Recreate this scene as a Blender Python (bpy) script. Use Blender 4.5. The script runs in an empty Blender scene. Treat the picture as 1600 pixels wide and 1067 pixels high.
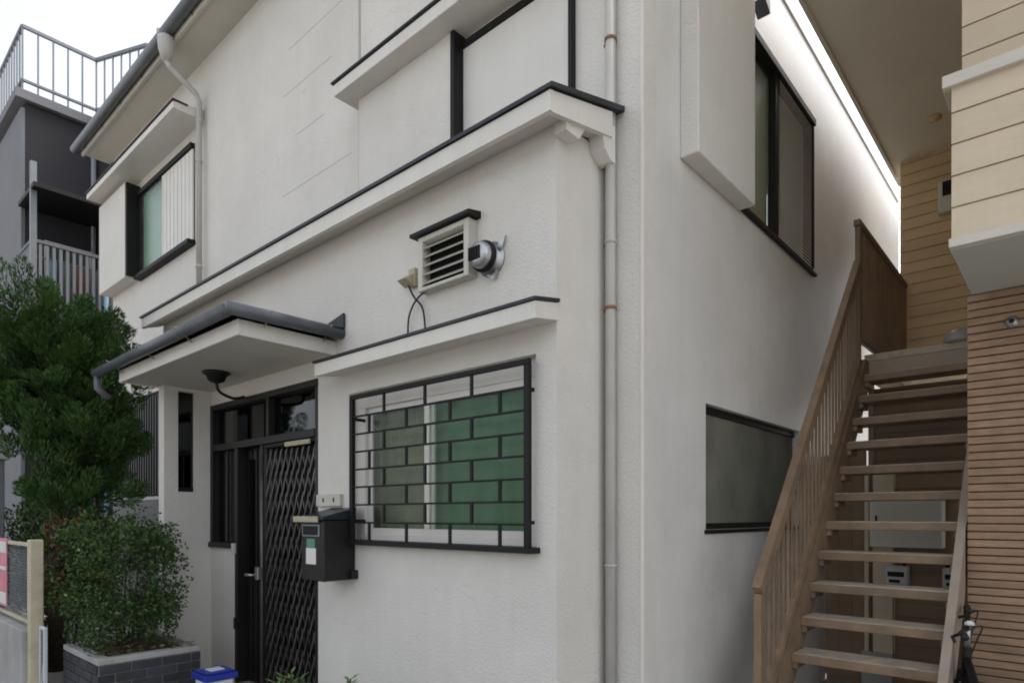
import bpy, bmesh, math, random
import numpy as np
from mathutils import Vector, Matrix
random.seed(7); rng = np.random.default_rng(7)
sc = bpy.context.scene
col = sc.collection
R = math.radians

# ------------------------------------------------------------------ camera
cam = bpy.data.cameras.new('camera'); cam_o = bpy.data.objects.new('camera', cam); col.objects.link(cam_o)
cam_o.location = (1.953, -2.546, 1.5); cam_o.rotation_euler = (R(90), 0, R(41.5))
cam.sensor_width = 36; cam.lens = 995/1600*36; cam.shift_y = (805-533.5)/1600
cam.clip_start = .05; cam.clip_end = 2000
sc.camera = cam_o
# ------------------------------------------------------------------ sky, sun, exposure
SUN_EL, SUN_AZ = R(56), R(20)          # azimuth measured clockwise from +Y
world = bpy.data.worlds.new('World'); sc.world = world; world.use_nodes = True
nt = world.node_tree; nt.nodes.clear()
sky = nt.nodes.new('ShaderNodeTexSky'); sky.sky_type = 'NISHITA'; sky.sun_disc = False
sky.sun_elevation = SUN_EL; sky.sun_rotation = SUN_AZ
sky.air_density = 1.0; sky.dust_density = 4.0; sky.ozone_density = 1.0
hs = nt.nodes.new('ShaderNodeHueSaturation'); hs.inputs['Saturation'].default_value = .34
bgn = nt.nodes.new('ShaderNodeBackground'); bgn.inputs['Strength'].default_value = .15
wo = nt.nodes.new('ShaderNodeOutputWorld')
nt.links.new(sky.outputs[0], hs.inputs['Color']); nt.links.new(hs.outputs[0], bgn.inputs[0]); nt.links.new(bgn.outputs[0], wo.inputs[0])
sl = bpy.data.lights.new('sun', 'SUN'); sl.energy = .9; sl.angle = R(26); sl.color = (1, .95, .88)
so = bpy.data.objects.new('sun', sl); col.objects.link(so)
so.rotation_euler = Vector((-math.sin(SUN_AZ)*math.cos(SUN_EL), -math.cos(SUN_AZ)*math.cos(SUN_EL), -math.sin(SUN_EL))).to_track_quat('-Z', 'Y').to_euler()
sc.view_settings.view_transform = 'Standard'; sc.view_settings.look = 'None'
sc.view_settings.exposure = 1.34; sc.view_settings.gamma = 1
sc.cycles.max_bounces = 8; sc.cycles.diffuse_bounces = 4; sc.cycles.transparent_max_bounces = 12
sc.cycles.filter_width = 1.9

# ------------------------------------------------------------------ materials
MATS = {}
def mat(name, c, rough=.8, var=.08, vs=3., bump=0., bs=60., metal=0., spec=.4, streak=0., streak_c=(.25, .22, .17), dirt=0., dirt_c=(.3, .27, .22), ds=1.2, aniso=(1, 1, 1), ovar=0., speck=0., crack=0.):
    m = bpy.data.materials.new(name); m.use_nodes = True; t = m.node_tree; n = t.nodes; L = t.links
    b = n['Principled BSDF']; b.inputs['Roughness'].default_value = rough; b.inputs['Metallic'].default_value = metal
    b.inputs['Specular IOR Level'].default_value = spec
    g = n.new('ShaderNodeNewGeometry'); mp = n.new('ShaderNodeMapping'); mp.inputs['Scale'].default_value = aniso
    L.new(g.outputs['Position'], mp.inputs[0])
    nz = n.new('ShaderNodeTexNoise'); nz.inputs['Scale'].default_value = vs; nz.inputs['Detail'].default_value = 6; nz.inputs['Roughness'].default_value = .65
    L.new(mp.outputs[0], nz.inputs['Vector'])
    r = n.new('ShaderNodeMapRange'); r.inputs['From Min'].default_value = .3; r.inputs['From Max'].default_value = .7
    r.inputs['To Min'].default_value = 1-var; r.inputs['To Max'].default_value = 1+var
    L.new(nz.outputs['Fac'], r.inputs[0])
    mx = n.new('ShaderNodeMix'); mx.data_type = 'RGBA'; mx.blend_type = 'MULTIPLY'; mx.inputs[0].default_value = 1
    mx.inputs[6].default_value = (*c, 1); L.new(r.outputs[0], mx.inputs[7])
    out = mx.outputs[2]
    def overlay(out, amt, scl, colr, vscale, lo, hi):
        mp2 = n.new('ShaderNodeMapping'); mp2.inputs['Scale'].default_value = scl; L.new(g.outputs['Position'], mp2.inputs[0])
        n2 = n.new('ShaderNodeTexNoise'); n2.inputs['Scale'].default_value = vscale; n2.inputs['Detail'].default_value = 5; n2.inputs['Roughness'].default_value = .7
        L.new(mp2.outputs[0], n2.inputs['Vector'])
        r2 = n.new('ShaderNodeMapRange'); r2.inputs['From Min'].default_value = lo; r2.inputs['From Max'].default_value = hi
        r2.inputs['To Max'].default_value = amt; L.new(n2.outputs['Fac'], r2.inputs[0])
        m2 = n.new('ShaderNodeMix'); m2.data_type = 'RGBA'; L.new(r2.outputs[0], m2.inputs[0]); L.new(out, m2.inputs[6]); m2.inputs[7].default_value = (*colr, 1)
        return m2.outputs[2]
    if ovar:
        oi = n.new('ShaderNodeObjectInfo'); ro = n.new('ShaderNodeMapRange'); ro.inputs['To Min'].default_value = 1-ovar; ro.inputs['To Max'].default_value = 1+ovar; L.new(oi.outputs['Random'], ro.inputs[0])
        mo = n.new('ShaderNodeMix'); mo.data_type = 'RGBA'; mo.blend_type = 'MULTIPLY'; mo.inputs[0].default_value = 1; L.new(out, mo.inputs[6]); L.new(ro.outputs[0], mo.inputs[7]); out = mo.outputs[2]
    if speck: out = overlay(out, speck, (1, 1, 1), tuple(q*.72 for q in c), 85., .5, .72)
    if crack:
        wn = n.new('ShaderNodeTexNoise'); wn.inputs['Scale'].default_value = 2.2; wn.inputs['Detail'].default_value = 6; L.new(g.outputs['Position'], wn.inputs['Vector'])
        av = n.new('ShaderNodeMix'); av.data_type = 'RGBA'; av.blend_type = 'LINEAR_LIGHT'; av.inputs[0].default_value = .35; L.new(g.outputs['Position'], av.inputs[6]); L.new(wn.outputs['Color'], av.inputs[7])
        vo = n.new('ShaderNodeTexVoronoi'); vo.feature = 'DISTANCE_TO_EDGE'; vo.inputs['Scale'].default_value = .8; L.new(av.outputs[2], vo.inputs['Vector'])
        rc = n.new('ShaderNodeMapRange'); rc.inputs['From Min'].default_value = 0; rc.inputs['From Max'].default_value = .006; rc.inputs['To Min'].default_value = crack; rc.inputs['To Max'].default_value = 0; L.new(vo.outputs[0], rc.inputs[0])
        mm = n.new('ShaderNodeMapRange'); mm.inputs['From Min'].default_value = .48; mm.inputs['From Max'].default_value = .6; L.new(nz.outputs['Fac'], mm.inputs[0])
        ml = n.new('ShaderNodeMath'); ml.operation = 'MULTIPLY'; L.new(rc.outputs[0], ml.inputs[0]); L.new(mm.outputs[0], ml.inputs[1])
        mc = n.new('ShaderNodeMix'); mc.data_type = 'RGBA'; L.new(ml.outputs[0], mc.inputs[0]); L.new(out, mc.inputs[6]); mc.inputs[7].default_value = (.18, .165, .14, 1); out = mc.outputs[2]
    if streak: out = overlay(out, streak, (1, 1, .06), streak_c, 9., .47, .75)
    if dirt: out = overlay(out, dirt, (1, 1, 1), dirt_c, ds, .5, .78)
    L.new(out, b.inputs['Base Color'])
    rr = n.new('ShaderNodeMapRange'); rr.inputs['To Min'].default_value = max(0, rough-.08); rr.inputs['To Max'].default_value = min(1, rough+.1)
    L.new(nz.outputs['Fac'], rr.inputs[0]); L.new(rr.outputs[0], b.inputs['Roughness'])
    if bump:
        nb = n.new('ShaderNodeTexNoise'); nb.inputs['Scale'].default_value = bs; nb.inputs['Detail'].default_value = 4; L.new(g.outputs['Position'], nb.inputs['Vector'])
        bp = n.new('ShaderNodeBump'); bp.inputs['Strength'].default_value = 1; bp.inputs['Distance'].default_value = bump
        L.new(nb.outputs['Fac'], bp.inputs['Height']); L.new(bp.outputs[0], b.inputs['Normal'])
    MATS[name] = m; return m
def glass(name, tint=(.9, .95, .92), refl=1.5, rough=.03):
    m = bpy.data.materials.new(name); m.use_nodes = True; t = m.node_tree; n = t.nodes; n.clear(); L = t.links
    tr = n.new('ShaderNodeBsdfTransparent'); tr.inputs[0].default_value = (*tint, 1)
    gl = n.new('ShaderNodeBsdfGlossy'); gl.inputs['Roughness'].default_value = rough
    lw = n.new('ShaderNodeLayerWeight'); lw.inputs[0].default_value = .5
    pw = n.new('ShaderNodeMath'); pw.operation = 'POWER'; pw.inputs[1].default_value = 4.; L.new(lw.outputs['Facing'], pw.inputs[0])
    fr = n.new('ShaderNodeMapRange'); fr.inputs['To Min'].default_value = .05*refl/1.5; fr.inputs['To Max'].default_value = .9; L.new(pw.outputs[0], fr.inputs[0])
    mx = n.new('ShaderNodeMixShader'); o = n.new('ShaderNodeOutputMaterial')
    L.new(fr.outputs[0], mx.inputs[0]); L.new(tr.outputs[0], mx.inputs[1]); L.new(gl.outputs[0], mx.inputs[2]); L.new(mx.outputs[0], o.inputs[0])
    MATS[name] = m; return m
def leafmat(name, c1, c2, vs=6.):
    m = bpy.data.materials.new(name); m.use_nodes = True; t = m.node_tree; n = t.nodes; L = t.links; b = n['Principled BSDF']
    g = n.new('ShaderNodeNewGeometry'); nz = n.new('ShaderNodeTexNoise'); nz.inputs['Scale'].default_value = vs; nz.inputs['Detail'].default_value = 3
    L.new(g.outputs['Position'], nz.inputs['Vector'])
    ad = n.new('ShaderNodeMath'); ad.operation = 'MULTIPLY_ADD'; ad.inputs[1].default_value = .5; L.new(g.outputs['Random Per Island'], ad.inputs[0]); L.new(nz.outputs['Fac'], ad.inputs[2])
    r = n.new('ShaderNodeMapRange'); r.inputs['From Min'].default_value = .4; r.inputs['From Max'].default_value = 1.1; L.new(ad.outputs[0], r.inputs[0])
    mx = n.new('ShaderNodeMix'); mx.data_type = 'RGBA'; mx.inputs[6].default_value = (*c1, 1); mx.inputs[7].default_value = (*c2, 1); L.new(r.outputs[0], mx.inputs[0])
    L.new(mx.outputs[2], b.inputs['Base Color']); b.inputs['Roughness'].default_value = .55; b.inputs['Specular IOR Level'].default_value = .18
    MATS[name] = m; return m

mat('stucco', (.66, .63, .575), .9, .06, 1.4, .006, 65, streak=.09, streak_c=(.42, .40, .36), dirt=.16, dirt_c=(.47, .45, .41), ds=1.6, speck=.16, crack=.14)
mat('joint', (.40, .39, .37), .9, .1, 8)
mat('mortar', (.68, .66, .62), .48, .10, .9, .0025, 30, spec=.5, streak=.14, streak_c=(.40, .36, .30), dirt=.34, dirt_c=(.42, .39, .33), ds=.8, speck=.1, crack=.12)
mat('trim', (.68, .65, .59), .7, .05, 3, .0008, 80, streak=.15, streak_c=(.38, .35, .3))
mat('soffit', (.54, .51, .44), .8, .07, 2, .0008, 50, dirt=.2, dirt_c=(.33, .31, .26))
mat('dark_metal', (.010, .009, .009), .55, .2, 8, spec=.25)
mat('roof_metal', (.020, .021, .026), .5, .25, 5, .0006, 40, dirt=.3, dirt_c=(.12, .11, .10))
mat('gutter', (.085, .09, .10), .35, .2, 6, spec=.6, dirt=.35, dirt_c=(.2, .19, .17), ds=5)
mat('pipe', (.47, .455, .415), .55, .08, 5, streak=.3, streak_c=(.3, .27, .22))
mat('rust', (.22, .12, .07), .8, .35, 30)
mat('aluminium', (.66, .63, .58), .45, .05, 4)
mat('curtain_green', (.085, .17, .088), .8, .2, 3, aniso=(1, 1, .3))
mat('curtain_brown', (.19, .175, .11), .85, .25, 4)
mat('curtain_mint', (.17, .28, .15), .8, .1, 4)
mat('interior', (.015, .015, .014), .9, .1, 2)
mat('shutter', (.68, .655, .60), .55, .05, 3, streak=.12, streak_c=(.42, .4, .36))
mat('screen', (.80, .77, .69), .42, .08, 20, spec=.6)
mat('screen_dark', (.15, .15, .118), .85, .3, 3, aniso=(1, 1, .5), dirt=.5, dirt_c=(.24, .235, .19), ds=2.5)
mat('frosted', (.42, .41, .33), .5, .15, 3)
mat('wood_dark', (.011, .009, .008), .5, .35, 10, .0008, 40, aniso=(1, 1, .1))
mat('gate_steel', (.13, .12, .11), .45, .5, 5, metal=.6)
mat('chrome', (.46, .46, .46), .36, .25, 20, metal=.9)
mat('cream_plastic', (.53, .51, .44), .6, .08, 8)
mat('yellow_plastic', (.40, .36, .24), .6, .12, 10)
mat('rubber', (.015, .015, .015), .6, .2, 10)
mat('mailbox_brown', (.013, .011, .010), .45, .2, 8)
mat('mailbox_lid', (.018, .022, .033), .3, .2, 8)
mat('paper', (.66, .66, .63), .8, .03, 10)
mat('sticker_green', (.11, .24, .17), .7, .08, 10)
mat('siding', (.62, .51, .37), .75, .06, 5, .0015, 90, aniso=(.4, .4, 2), ovar=.05, streak=.15, streak_c=(.38, .31, .23))
mat('siding_back', (.66, .49, .29), .75, .1, 5, .0015, 90, aniso=(.3, .3, 2), ovar=.07)
mat('siding_low', (.27, .185, .12), .8, .12, 4, .0015, 90, aniso=(.3, .3, 2), ovar=.14, dirt=.3, dirt_c=(.12, .085, .06))
mat('tile', (.31, .20, .125), .7, .22, 7, .0015, 60, aniso=(1, 1, 4), ovar=.12, streak=.2, streak_c=(.16, .10, .065))
mat('tile_joint', (.10, .068, .048), .9, .1, 5)
mat('apt_trim', (.60, .55, .47), .6, .05, 4)
mat('apt_soffit', (.72, .68, .58), .85, .05, 2)
mat('apt_soffit_grey', (.50, .51, .45), .85, .05, 2)
mat('stair_brown', (.235, .158, .098), .6, .22, 6, .0012, 60, dirt=.5, dirt_c=(.095, .075, .06), ds=5, ovar=.12, streak=.25, streak_c=(.12, .08, .055))
mat('stair_tread', (.44, .375, .285), .85, .25, 9, .0025, 80, dirt=.6, dirt_c=(.22, .19, .16), ds=7, ovar=.12)
mat('stair_grey', (.36, .29, .23), .6, .12, 5)
mat('concrete', (.36, .35, .33), .9, .15, 4, .002, 60, dirt=.35, dirt_c=(.2, .195, .18))
mat('asphalt', (.11, .11, .108), .95, .25, 30, .004, 150)
mat('brick', (.036, .038, .043), .75, .3, 14, .0012, 90, ovar=.25)
mat('brick_joint', (.20, .195, .185), .95, .1, 20)
mat('soil', (.07, .05, .035), 1, .35, 20, .02, 30)
mat('bark', (.06, .04, .028), .95, .3, 20, .006, 40)
mat('post_cream', (.50, .45, .32), .7, .15, 8, streak=.4, streak_c=(.22, .2, .15))
mat('wire', (.24, .25, .25), .5, .15, 10, metal=.5)
mat('poster_pink', (.62, .22, .27), .7, .15, 6)
mat('bin_blue', (.012, .03, .26), .4, .1, 6)
mat('bin_white', (.62, .63, .64), .5, .05, 6)
mat('neighbour_dark', (.026, .024, .028), .8, .15, 2, .001, 50)
mat('neighbour_light', (.17, .172, .18), .8, .1, 2, streak=.3, streak_c=(.2, .2, .2))
mat('rail_grey', (.20, .21, .22), .5, .1, 6)
mat('pole_blue', (.20, .32, .42), .4, .1, 6)
mat('terracotta', (.25, .10, .055), .8, .15, 10, .001, 60)
mat('meter', (.6, .6, .58), .5, .15, 10)
mat('panel_cream', (.66, .62, .52), .6, .04, 4)
mat('lamp_glass', (.34, .34, .33), .3, .05, 6)
glass('window_glass', (.9, .95, .92), .6, .3); glass('dark_glass', (.35, .38, .38), 1.6)
leafmat('juniper', (.010, .028, .009), (.078, .155, .036), 3.5)
leafmat('hedge', (.013, .030, .009), (.068, .12, .03), 9)
leafmat('weed', (.05, .10, .03), (.12, .20, .06), 9)
leafmat('red_leaf', (.10, .02, .015), (.19, .06, .03), 9)
leafmat('litter', (.10, .075, .035), (.25, .2, .1), 9)

# ------------------------------------------------------------------ builders
W = {}; BOX = {}
def link(o, parent):
    col.objects.link(o)
    if parent is not None: o.parent = parent
    return o
def place(o, p, parent):
    W[o.name] = Vector(p)
    o.location = Vector(p) - (W[parent.name] if parent is not None else Vector((0, 0, 0)))
def tag(o, label=None, cat=None, group=None, kind=None):
    if label: o['label'] = label
    if cat: o['category'] = cat
    if group: o['group'] = group
    if kind: o['kind'] = kind
    return o
def thing(name, loc, label, cat, group=None, rotz=None):
    o = bpy.data.objects.new(name, None); col.objects.link(o); o.location = loc; o.empty_display_size = .2
    W[o.name] = Vector(loc)
    if rotz is not None: o.rotation_euler = (0, 0, rotz); W[o.name] = Vector((0, 0, 0))     # children given in local coordinates
    return tag(o, label, cat, group)
def mesh_obj(name, verts, faces, m, parent, smooth=False, org=None):
    v = np.array(verts, dtype=float); c = Vector(org) if org is not None else Vector(((v.min(0)+v.max(0))/2).tolist())
    me = bpy.data.meshes.new(name); me.from_pydata([tuple(p) for p in (v-np.array(c))], [], faces); me.validate()
    me.materials.append(MATS[m])
    if smooth: me.polygons.foreach_set('use_smooth', [True]*len(me.polygons))
    o = bpy.data.objects.new(name, me); link(o, parent); place(o, c, parent); return o
def box(name, x0, x1, y0, y1, z0, z1, m, parent=None, bev=.003):
    d = (round(abs(x1-x0), 4), round(abs(y1-y0), 4), round(abs(z1-z0), 4)); bev = min(bev, min(d)*.3)
    k = (d, m, round(bev, 4))
    if k not in BOX:
        bm = bmesh.new(); bmesh.ops.create_cube(bm, size=1); bmesh.ops.scale(bm, vec=d, verts=bm.verts)
        if bev > 0: bmesh.ops.bevel(bm, geom=bm.edges[:], offset=bev, segments=1, affect='EDGES')
        me = bpy.data.meshes.new(name); bm.to_mesh(me); bm.free(); me.materials.append(MATS[m]); BOX[k] = me
    o = bpy.data.objects.new(name, BOX[k]); link(o, parent); place(o, ((x0+x1)/2, (y0+y1)/2, (z0+z1)/2), parent); return o
def finish(bm, name, m, parent, smooth=False):
    bmesh.ops.recalc_face_normals(bm, faces=bm.faces)
    vs = [tuple(v.co) for v in bm.verts]; bm.verts.index_update()
    fs = [[v.index for v in f.verts] for f in bm.faces]; bm.free()
    return mesh_obj(name, vs, fs, m, parent, smooth)
def prism(name, prof, axis, a, b, m, parent=None, bev=0.):
    """profile of 2D points extruded along an axis from a to b; x: (y,z), y: (x,z), z: (x,y)"""
    bm = bmesh.new(); mk = {'x': lambda p, t: (t, p[0], p[1]), 'y': lambda p, t: (p[0], t, p[1]), 'z': lambda p, t: (p[0], p[1], t)}[axis]
    A = [bm.verts.new(mk(p, a)) for p in prof]; B = [bm.verts.new(mk(p, b)) for p in prof]
    bm.faces.new(A); bm.faces.new(B[::-1]); n = len(prof)
    for i in range(n): bm.faces.new((A[i], B[i], B[(i+1) % n], A[(i+1) % n]))
    if bev: bmesh.ops.bevel(bm, geom=bm.edges[:], offset=bev, segments=1, affect='EDGES')
    return finish(bm, name, m, parent)
def tube(name, pts, r, m, parent=None, seg=10, caps=True, r1=None):
    pts = [Vector(p) for p in pts]; n = len(pts); bm = bmesh.new(); rings = []; up = None
    for i, p in enumerate(pts):
        t = (pts[min(i+1, n-1)]-pts[max(i-1, 0)]).normalized()
        if up is None: up = t.orthogonal().normalized()
        up = (up - t*up.dot(t)).normalized(); s = t.cross(up)
        rr = r if r1 is None else r+(r1-r)*i/(n-1)
        rings.append([bm.verts.new(p+rr*(math.cos(2*math.pi*k/seg)*up+math.sin(2*math.pi*k/seg)*s)) for k in range(seg)])
    for a, b in zip(rings, rings[1:]):
        for k in range(seg): bm.faces.new((a[k], a[(k+1) % seg], b[(k+1) % seg], b[k]))
    if caps: bm.faces.new(rings[0]); bm.faces.new(rings[-1])
    return finish(bm, name, m, parent, True)
def lathe(name, prof, c, axis, m, parent=None, seg=20):
    """prof: (radius, distance along axis)"""
    ax = Vector(axis).normalized(); u = ax.orthogonal().normalized(); w = ax.cross(u); bm = bmesh.new(); rings = []; c = Vector(c)
    for r, h in prof: rings.append([bm.verts.new(c+ax*h+max(r, .0005)*(math.cos(2*math.pi*k/seg)*u+math.sin(2*math.pi*k/seg)*w)) for k in range(seg)])
    for a, b in zip(rings, rings[1:]):
        for k in range(seg): bm.faces.new((a[k], a[(k+1) % seg], b[(k+1) % seg], b[k]))
    bm.faces.new(rings[0]); bm.faces.new(rings[-1])
    return finish(bm, name, m, parent, True)
def bar(name, a, b, w, t, m, parent=None, up=(0, 0, 1)):
    """rectangular bar from a to b, w wide (along side), t thick (along up)"""
    a, b = Vector(a), Vector(b); d = (b-a).normalized(); u = Vector(up); u = (u-d*u.dot(d))
    if u.length < 1e-4: u = d.orthogonal()
    u.normalize(); s = d.cross(u); vs = []
    for p in (a, b):
        for i, j in ((-1, -1), (1, -1), (1, 1), (-1, 1)): vs.append(p+s*i*w/2+u*j*t/2)
    fs = [(0, 1, 2, 3), (7, 6, 5, 4), (0, 4, 5, 1), (1, 5, 6, 2), (2, 6, 7, 3), (3, 7, 4, 0)]
    return mesh_obj(name, [tuple(v) for v in vs], fs, m, parent)
def wall(name, axis, f0, f1, u0, u1, z0, z1, m, parent, holes=()):
    """upright wall slab with rectangular openings. axis 'y': face at y=f0..f1 and u=x; axis 'x': x=f0..f1 and u=y"""
    us = sorted({u0, u1, *[h[0] for h in holes], *[h[1] for h in holes]}); zs = sorted({z0, z1, *[h[2] for h in holes], *[h[3] for h in holes]})
    us = [u for u in us if u0 <= u <= u1]; zs = [z for z in zs if z0 <= z <= z1]
    solid = lambda i, j: 0 <= i < len(us)-1 and 0 <= j < len(zs)-1 and not any(h[0] <= (us[i]+us[i+1])/2 <= h[1] and h[2] <= (zs[j]+zs[j+1])/2 <= h[3] for h in holes)
    bm = bmesh.new(); V = {}
    def v(i, j, k):
        if (i, j, k) not in V:
            f = (f0, f1)[k]; V[(i, j, k)] = bm.verts.new((us[i], f, zs[j]) if axis == 'y' else (f, us[i], zs[j]))
        return V[(i, j, k)]
    for i in range(len(us)-1):
        for j in range(len(zs)-1):
            if not solid(i, j): continue
            for k in (0, 1): bm.faces.new((v(i, j, k), v(i+1, j, k), v(i+1, j+1, k), v(i, j+1, k)))
            for (di, dj, e) in ((-1, 0, ((i, j), (i, j+1))), (1, 0, ((i+1, j), (i+1, j+1))), (0, -1, ((i, j), (i+1, j))), (0, 1, ((i, j+1), (i+1, j+1)))):
                if not solid(i+di, j+dj):
                    (a, b), (c, d) = e; bm.faces.new((v(a, b, 0), v(c, d, 0), v(c, d, 1), v(a, b, 1)))
    return finish(bm, name, m, parent)
def curtain(name, x0, x1, y, z0, z1, m, parent, waves=14, amp=.02, axis='x'):
    n = waves*6; vs = []; fs = []
    for i in range(n+1):
        u = x0+(x1-x0)*i/n; o = amp*math.sin(i/6*2*math.pi)+random.uniform(-.2, .2)*amp
        for z in (z0, z1): vs.append((u, y+o, z) if axis == 'x' else (y+o, u, z))
    for i in range(n): fs.append((2*i, 2*i+2, 2*i+3, 2*i+1))
    return mesh_obj(name, vs, fs, m, parent, True)
def leaves(name, P, D, N, ln, wd, m, parent, kind=None):
    """one small pointed leaf per row: centre P, direction D, normal N"""
    P, D, N = (np.asarray(a, float) for a in (P, D, N)); k = len(P)
    D /= np.linalg.norm(D, axis=1, keepdims=True)+1e-9; S = np.cross(D, N); S /= np.linalg.norm(S, axis=1, keepdims=True)+1e-9
    ln = np.broadcast_to(np.asarray(ln, float), (k,))[:, None]; wd = np.broadcast_to(np.asarray(wd, float), (k,))[:, None]
    U = np.cross(S, D)
    v = np.stack([P-D*ln/2, P+S*wd/2+U*wd*.12, P+D*ln/2, P-S*wd/2+U*wd*.12], 1).reshape(-1, 3); c = v.mean(0); c = np.round(c, 4)
    me = bpy.data.meshes.new(name); me.vertices.add(4*k); me.vertices.foreach_set('co', (v-c).ravel())
    me.loops.add(4*k); me.loops.foreach_set('vertex_index', np.arange(4*k)); me.polygons.add(k)
    me.polygons.foreach_set('loop_start', np.arange(0, 4*k, 4)); me.update(calc_edges=True); me.materials.append(MATS[m])
    o = bpy.data.objects.new(name, me); link(o, parent); place(o, c.tolist(), parent)
    if kind: o['kind'] = kind
    return o
def rand_dirs(n):
    d = rng.normal(size=(n, 3)); return d/np.linalg.norm(d, axis=1, keepdims=True)

# ------------------------------------------------------------------ ground
def sheet(name, x0, x1, y0, y1, z, m, th=.0):
    o = mesh_obj(name, [(x0, y0, z), (x1, y0, z), (x1, y1, z), (x0, y1, z)], [(0, 1, 2, 3)], m, None); o['kind'] = 'structure'; return o
sheet('ground', -300, 300, -300, 300, 0, 'concrete')
sheet('road', -60, 60, -7.2, -1.75, .004, 'asphalt')
k_ = box('kerb', -60, 60, -1.75, -1.6, 0, .03, 'concrete', None, .01); k_['kind'] = 'structure'
sheet('passage', .24, 1.6, -1.55, 12, .004, 'concrete')

# ================================================================== HOUSE
H = thing('house', (-3.5, 2.5, 0), 'white stucco two storey house with porch canopy and barred front window', 'house')
# walls
WX0, WX1, WZ0, WZ1 = -1.80, -.135, 1.315, 2.335
wall('front_wall', 'y', 0, .12, -5.12, 0, 0, 3.47, 'stucco', H, [(-3.47, -2.19, 0, 2.50), (-3.98, -3.47, 1.215, 2.50), (WX0, WX1, WZ0, WZ1)])
wall('block_side_wall', 'x', -.12, 0, .12, .47, 0, 3.5, 'stucco', H)
wall('block_end_wall', 'x', -5.12, -5.0, .12, .47, 0, 3.5, 'stucco', H)
wall('wing_wall', 'x', -4.10, -3.98, -.405, 0, 0, 2.63, 'stucco', H, [(-.289, -.142, 1.71, 2.6)])
LWX0, LWX1, LWZ0, LWZ1 = -7.18, -5.50, 4.60, 5.70
wall('upper_wall', 'y', .47, .60, -8.27, -2.31, 0, 6.62, 'stucco', H, [(LWX0, LWX1, LWZ0, LWZ1), (-8.15, -5.75, 1.74, 3.05), (-4.9, -2.4, 0, 3.4)])
prism('upper_wall', [(-2.31, 3.3), (.23, 3.3), (.23, 5.54), (-2.31, 6.62)], 'y', .45, .60, 'stucco', H)
prism('corner_wall', [(-.1, 0), (.23, 0), (.23, 3.3), (-.1, 3.3)], 'y', .45, .60, 'stucco', H)
wall('side_wall', 'x', .11, .23, .60, 6.9, 0, 5.54, 'mortar', H, [(1.22, 3.02, 1.41, 2.20), (1.30, 3.36, 3.615, 4.92)])
wall('back_wall', 'y', 6.9, 7.02, -8.27, .23, 0, 5.42, 'mortar', H)
wall('end_wall', 'x', -8.27, -8.15, .60, 6.9, 0, 6.6, 'mortar', H)
box('corner_bead', .214, .236, .444, .462, 0, 5.15, 'trim', H, .004)
box('coping', .10, .245, .44, 6.95, 5.54, 5.565, 'trim', H)
box('wall_joint', -2.322, -2.306, .440, .452, 3.7, 6.4, 'joint', H, .001)
for (a, b, z) in ((-3.45, -2.60, 5.76), (-3.55, -2.75, 5.37), (-3.30, -2.85, 4.93), (-3.55, -2.45, 4.45)): box('wall_joint', a, b, .4688, .472, z-.003, z+.003, 'joint', H, 0)
# main roof with front eave over the left wing
prism('roof', [(.10, 6.62), (.10, 6.74), (3.7, 8.4), (7.2, 6.8), (7.2, 6.68), (3.7, 8.25)], 'x', -8.55, -2.2, 'roof_metal', H)
prism('roof', [(-2.2, 6.56), (-2.2, 6.60), (.10, 5.61), (.10, 5.55)], 'y', .42, 7.0, 'roof_metal', H)
prism('eave_soffit', [(.15, 6.52), (.15, 6.60), (.47, 6.60), (.47, 6.52)], 'x', -8.4, -2.2, 'soffit', H)
prism('fascia', [(.125, 6.50), (.125, 6.64), (.15, 6.64), (.15, 6.50)], 'x', -8.42, -2.2, 'soffit', H)
tube('eave_gutter', [(-8.5, .065, 6.59), (-2.2, .065, 6.59)], .058, 'gutter', H, 14)
for i in range(9): bar('gutter_bracket', (-8.2+i*.7, .065, 6.66), (-8.2+i*.7, .13, 6.52), .012, .006, 'gutter', H)
# rainwater hopper and bent downpipe
hp = lathe('hopper', [(.045, -.14), (.075, -.03), (.085, .06), (.085, .10)], (-5.22, .065, 6.42), (0, 0, 1), 'pipe', H)
tube('hopper_clip', [(-5.30, .02, 6.62), (-5.22, .065, 6.55)], .03, 'pipe', hp)
tube('downpipe', [(-5.22, .065, 6.30), (-5.22, .10, 6.24), (-5.22, .36, 6.09), (-5.22, .40, 6.02), (-5.22, .40, 3.75)], .030, 'pipe', H, 12)
for z in (5.78, 4.2, 5.35): lathe('pipe_clip', [(.037, 0), (.037, .03)], (-5.22, .40, z), (0, 0, 1), 'pipe', H)
# upper left window: canopy, shutter box, sash, ribbed shutter
prism('window_canopy', [(.15, 5.86), (.15, 5.93), (.47, 5.98), (.47, 5.86)], 'x', -8.29, -5.27, 'trim', H, .004)
box('canopy_flashing', -8.31, -5.25, .135, .30, 5.935, 5.95, 'roof_metal', H)
box('shutter_box', -8.28, -7.245, .30, .47, 4.58, 5.80, 'stucco', H)
box('shutter_box_end', -7.245, -7.195, .305, .47, 4.60, 5.79, 'dark_metal', H)
fr = thing('tmp', (0, 0, 0), None, None); bpy.data.objects.remove(fr)
w = box('window', LWX0, LWX1, .52, .55, LWZ0, LWZ0+.05, 'dark_metal', H)
box('frame', LWX0, LWX1, .42, .55, LWZ1-.06, LWZ1, 'dark_metal', w); box('frame', LWX0, LWX0+.05, .445, .55, LWZ0+.05, LWZ1-.06, 'dark_metal', w)
box('sill', LWX0, LWX1+.02, .38, .52, LWZ0-.05, LWZ0, 'dark_metal', w)
box('pane', LWX0+.05, -6.36, .452, .456, LWZ0+.05, LWZ1-.06, 'window_glass', w, 0)
curtain('curtain', LWX0, -5.5, .49, LWZ0, LWZ1, 'curtain_mint', w, 16, .012)
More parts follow.
